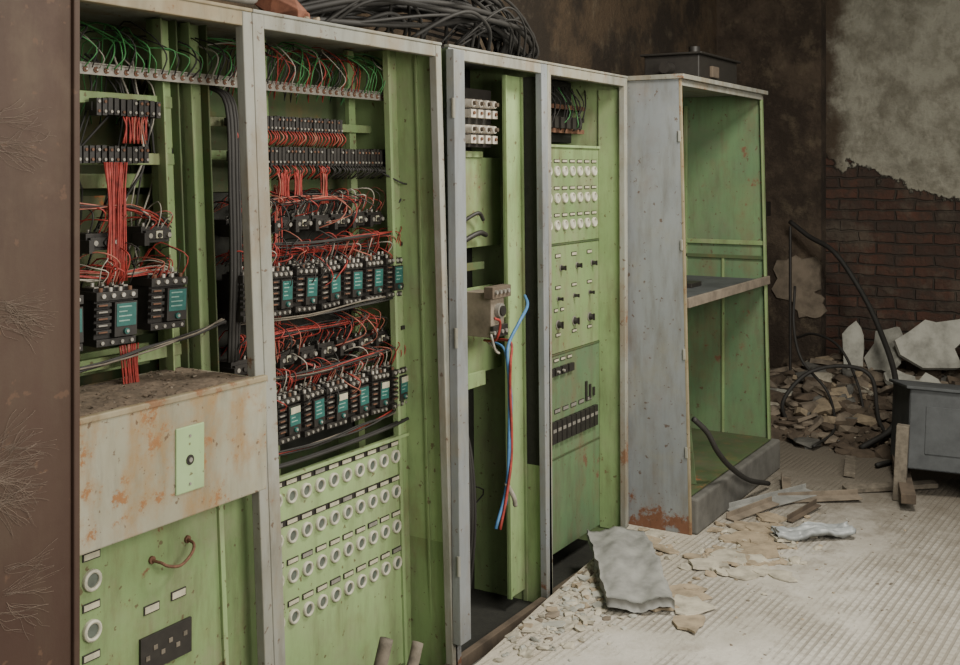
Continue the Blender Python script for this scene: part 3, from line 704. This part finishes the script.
# ---------------------------------------------------------------- rubble heap at the end wall
b=MB()
def hp(x,y):
    a=max(0,1-(max(0,8.0-x)/1.3)**1.3)*max(0,1-max(0,abs(y-1.3)-.6)/1.1)
    return .36*a
nx,ny=50,90;vs=[];fs=[]
for i in range(nx+1):
    for j in range(ny+1):
        x=6.7+i/nx*1.33;y=-.6+j/ny*3.1; h=hp(x,y)
        vs.append((x,y,(h+R(-.02,.03))*(1 if h>.02 else 0)-.01))
for i in range(nx):
    for j in range(ny): a=i*(ny+1)+j; fs.append((a,a+ny+1,a+ny+2,a+1))
b.add(vs,fs,'rubd')
for i in range(1900):
    x=R(6.65,7.9);y=R(-.3,2.3);h=hp(x,y)
    if h<.03 and R(0,1)<.5: continue
    s=.008+.12*R(0,1)**5
    b.chunk((x,y,h+s*.12),s*R(.8,1.6),s*R(.6,1.2),s*R(.3,.7),random.choice(('rubd','rubm','rubm','rubd','rubm','concrete','plasterB' if i%2 else 'rubd','plaster' if i%3==0 else 'rubd')))
for i in range(34):
    x=R(6.9,7.75);y=R(.5,2.1);h=hp(x,y); r=R(.05,.15)
    b.slab((x,y,h+.01),r,r*R(.5,.9),R(.015,.04),random.choice(('rubm','rubm','concrete','plasterB','plasterW')),(R(-.5,.5),R(-.8,.1),R(0,6)),7,.4)
b.build('rubble_heap')
b=MB()
for (x,y,z,rx,ry,th,rot) in((7.72,1.70,.47,.22,.10,.03,(.1,-1.25,.15)),(7.70,1.49,.45,.20,.16,.03,(-.25,-1.1,-.2)),(7.68,1.19,.54,.22,.24,.03,(.2,-1.15,.1)),(7.6,.85,.43,.2,.25,.03,(.1,-.9,.4)),(7.45,1.38,.30,.11,.12,.03,(.1,-.6,.2)),(7.35,1.18,.28,.12,.14,.03,(.1,-.7,.1))):
    b.slab((x,y,z),rx,ry,th,'plasterW',rot,11,.5)
b.build('plaster_slab')
b=MB()
H=[[(7.9,2.2,1.30),(7.85,2.05,1.20),(7.75,1.85,1.10),(7.65,1.65,.85),(7.5,1.50,.62),(7.2,1.35,.38),(6.9,1.3,.15),(6.7,1.45,.03)],
[(7.0,1.95,.03),(6.95,1.98,.20),(7.05,1.85,.38),(7.2,1.65,.42),(7.25,1.5,.35),(7.0,1.4,.12),(6.7,1.2,.03),(6.4,1.3,.02)],
[(7.3,2.0,.9),(7.2,1.98,.65),(7.1,1.9,.45),(7.15,1.75,.25),(6.9,1.65,.08),(6.6,1.7,.03)],
[(7.1,1.5,.06),(7.3,1.6,.3),(7.45,1.75,.5),(7.6,1.95,.55),(7.7,2.1,.5)]]
for i,h in enumerate(H): b.tube(h,(.018,.013,.009,.009)[i],'rubber',8,7)
b.build('rubber_hose')
b=MB(); b.tube([(4.86,1.80,.52),(4.92,1.755,.45),(4.99,1.73,.35),(5.15,1.72,.24),(5.4,1.71,.12),(5.7,1.70,.03)],.013,'rubber',8,7); b.build('rubber_hose.001')
b=MB(); b.cyl((7.55,2.3,0),(7.55,2.3,1.40),.035,'black'); b.cyl((7.62,2.12,0),(7.62,2.12,1.28),.010,'black'); b.box(7.5,7.6,2.25,2.35,1.35,1.45,'black'); b.build('vertical_pipe')
# ---------------------------------------------------------------- overturned metal box w/ wooden props on right
g=empty('metal_junk_crate')
b=MB(); mt=Matrix.Translation((6.22,.85,.11))@Euler((0.06,.12,.35)).to_matrix().to_4x4()
for (a,c,d,e,f,h) in((-.25,.25,-.30,-.29,0,.40),(-.25,.25,.29,.30,0,.40),(-.25,-.24,-.3,.3,0,.40),(.24,.25,-.3,.3,0,.40),(-.25,.25,-.3,.3,0,.01),(-.27,.27,-.32,.32,.40,.415)): b.box(a,c,d,e,f,h,'crate',mt)
b.box(-.256,-.25,-.22,.22,.08,.32,'crate',mt)
b.build('box',g,.004)
b=MB()
for x,y,l,r in((5.86,1.08,.38,(.05,.02,.1)),(5.95,.70,.24,(0,.05,.2)),(6.38,1.18,.3,(0,.1,.2))):
    mt=Matrix.Translation((x,y,0))@Euler(r).to_matrix().to_4x4(); b.box(-.03,.03,-.03,.03,0,l,'wood',mt)
mt=Matrix.Translation((6.1,.92,.06))@Euler((0,-.05,.25)).to_matrix().to_4x4(); b.box(-.4,.35,.15,.22,0,.05,'rubd',mt); b.box(-.4,.35,-.22,-.15,0,.05,'wood',mt)
b.build('wooden_props',g,.004)
b=MB()
for (x,y,l,rz) in((6.0,1.15,.5,-.9),(6.30,1.42,.35,.2)):
    mt=Matrix.Translation((x,y,.03))@Euler((.1,-.02,rz)).to_matrix().to_4x4(); b.box(-l/2,l/2,-.03,.03,-.02,.005,'wood',mt)
b.build('broken_board',None,.003)

# ---------------------------------------------------------------- light
w=bpy.data.worlds.new('overcast_sky'); bpy.context.scene.world=w; w.use_nodes=True
bg=w.node_tree.nodes['Background']; bg.inputs[0].default_value=(1,.97,.92,1); bg.inputs[1].default_value=.62
def area(name,loc,tgt,size,e,col=(1,.955,.86)):
    l=bpy.data.lights.new(name,'AREA'); l.shape='RECTANGLE'; l.size=size[0]; l.size_y=size[1]; l.energy=e; l.color=col
    o=bpy.data.objects.new(name,l); bpy.context.scene.collection.objects.link(o); o.location=loc
    o.rotation_euler=(Vector(tgt)-Vector(loc)).to_track_quat('-Z','Y').to_euler(); return o
area('doorway_daylight',(1.9,-1.5,2.4),(3.2,2.0,.9),(2.2,1.6),165)
area('floor_fill_light',(4.0,.5,3.3),(4.1,1.2,0),(.8,.7),125)  # added lamp below the closed ceiling, brightens the near floor

cam=bpy.data.cameras.new('camera'); co=bpy.data.objects.new('camera',cam); bpy.context.scene.collection.objects.link(co)
co.location=(0,0,1.67); co.rotation_euler=(math.pi/2,0,-math.atan2(.8545,.5195))
cam.sensor_width=36; cam.lens=41.25; cam.shift_y=-.1693; cam.clip_start=.02
bpy.context.scene.camera=co
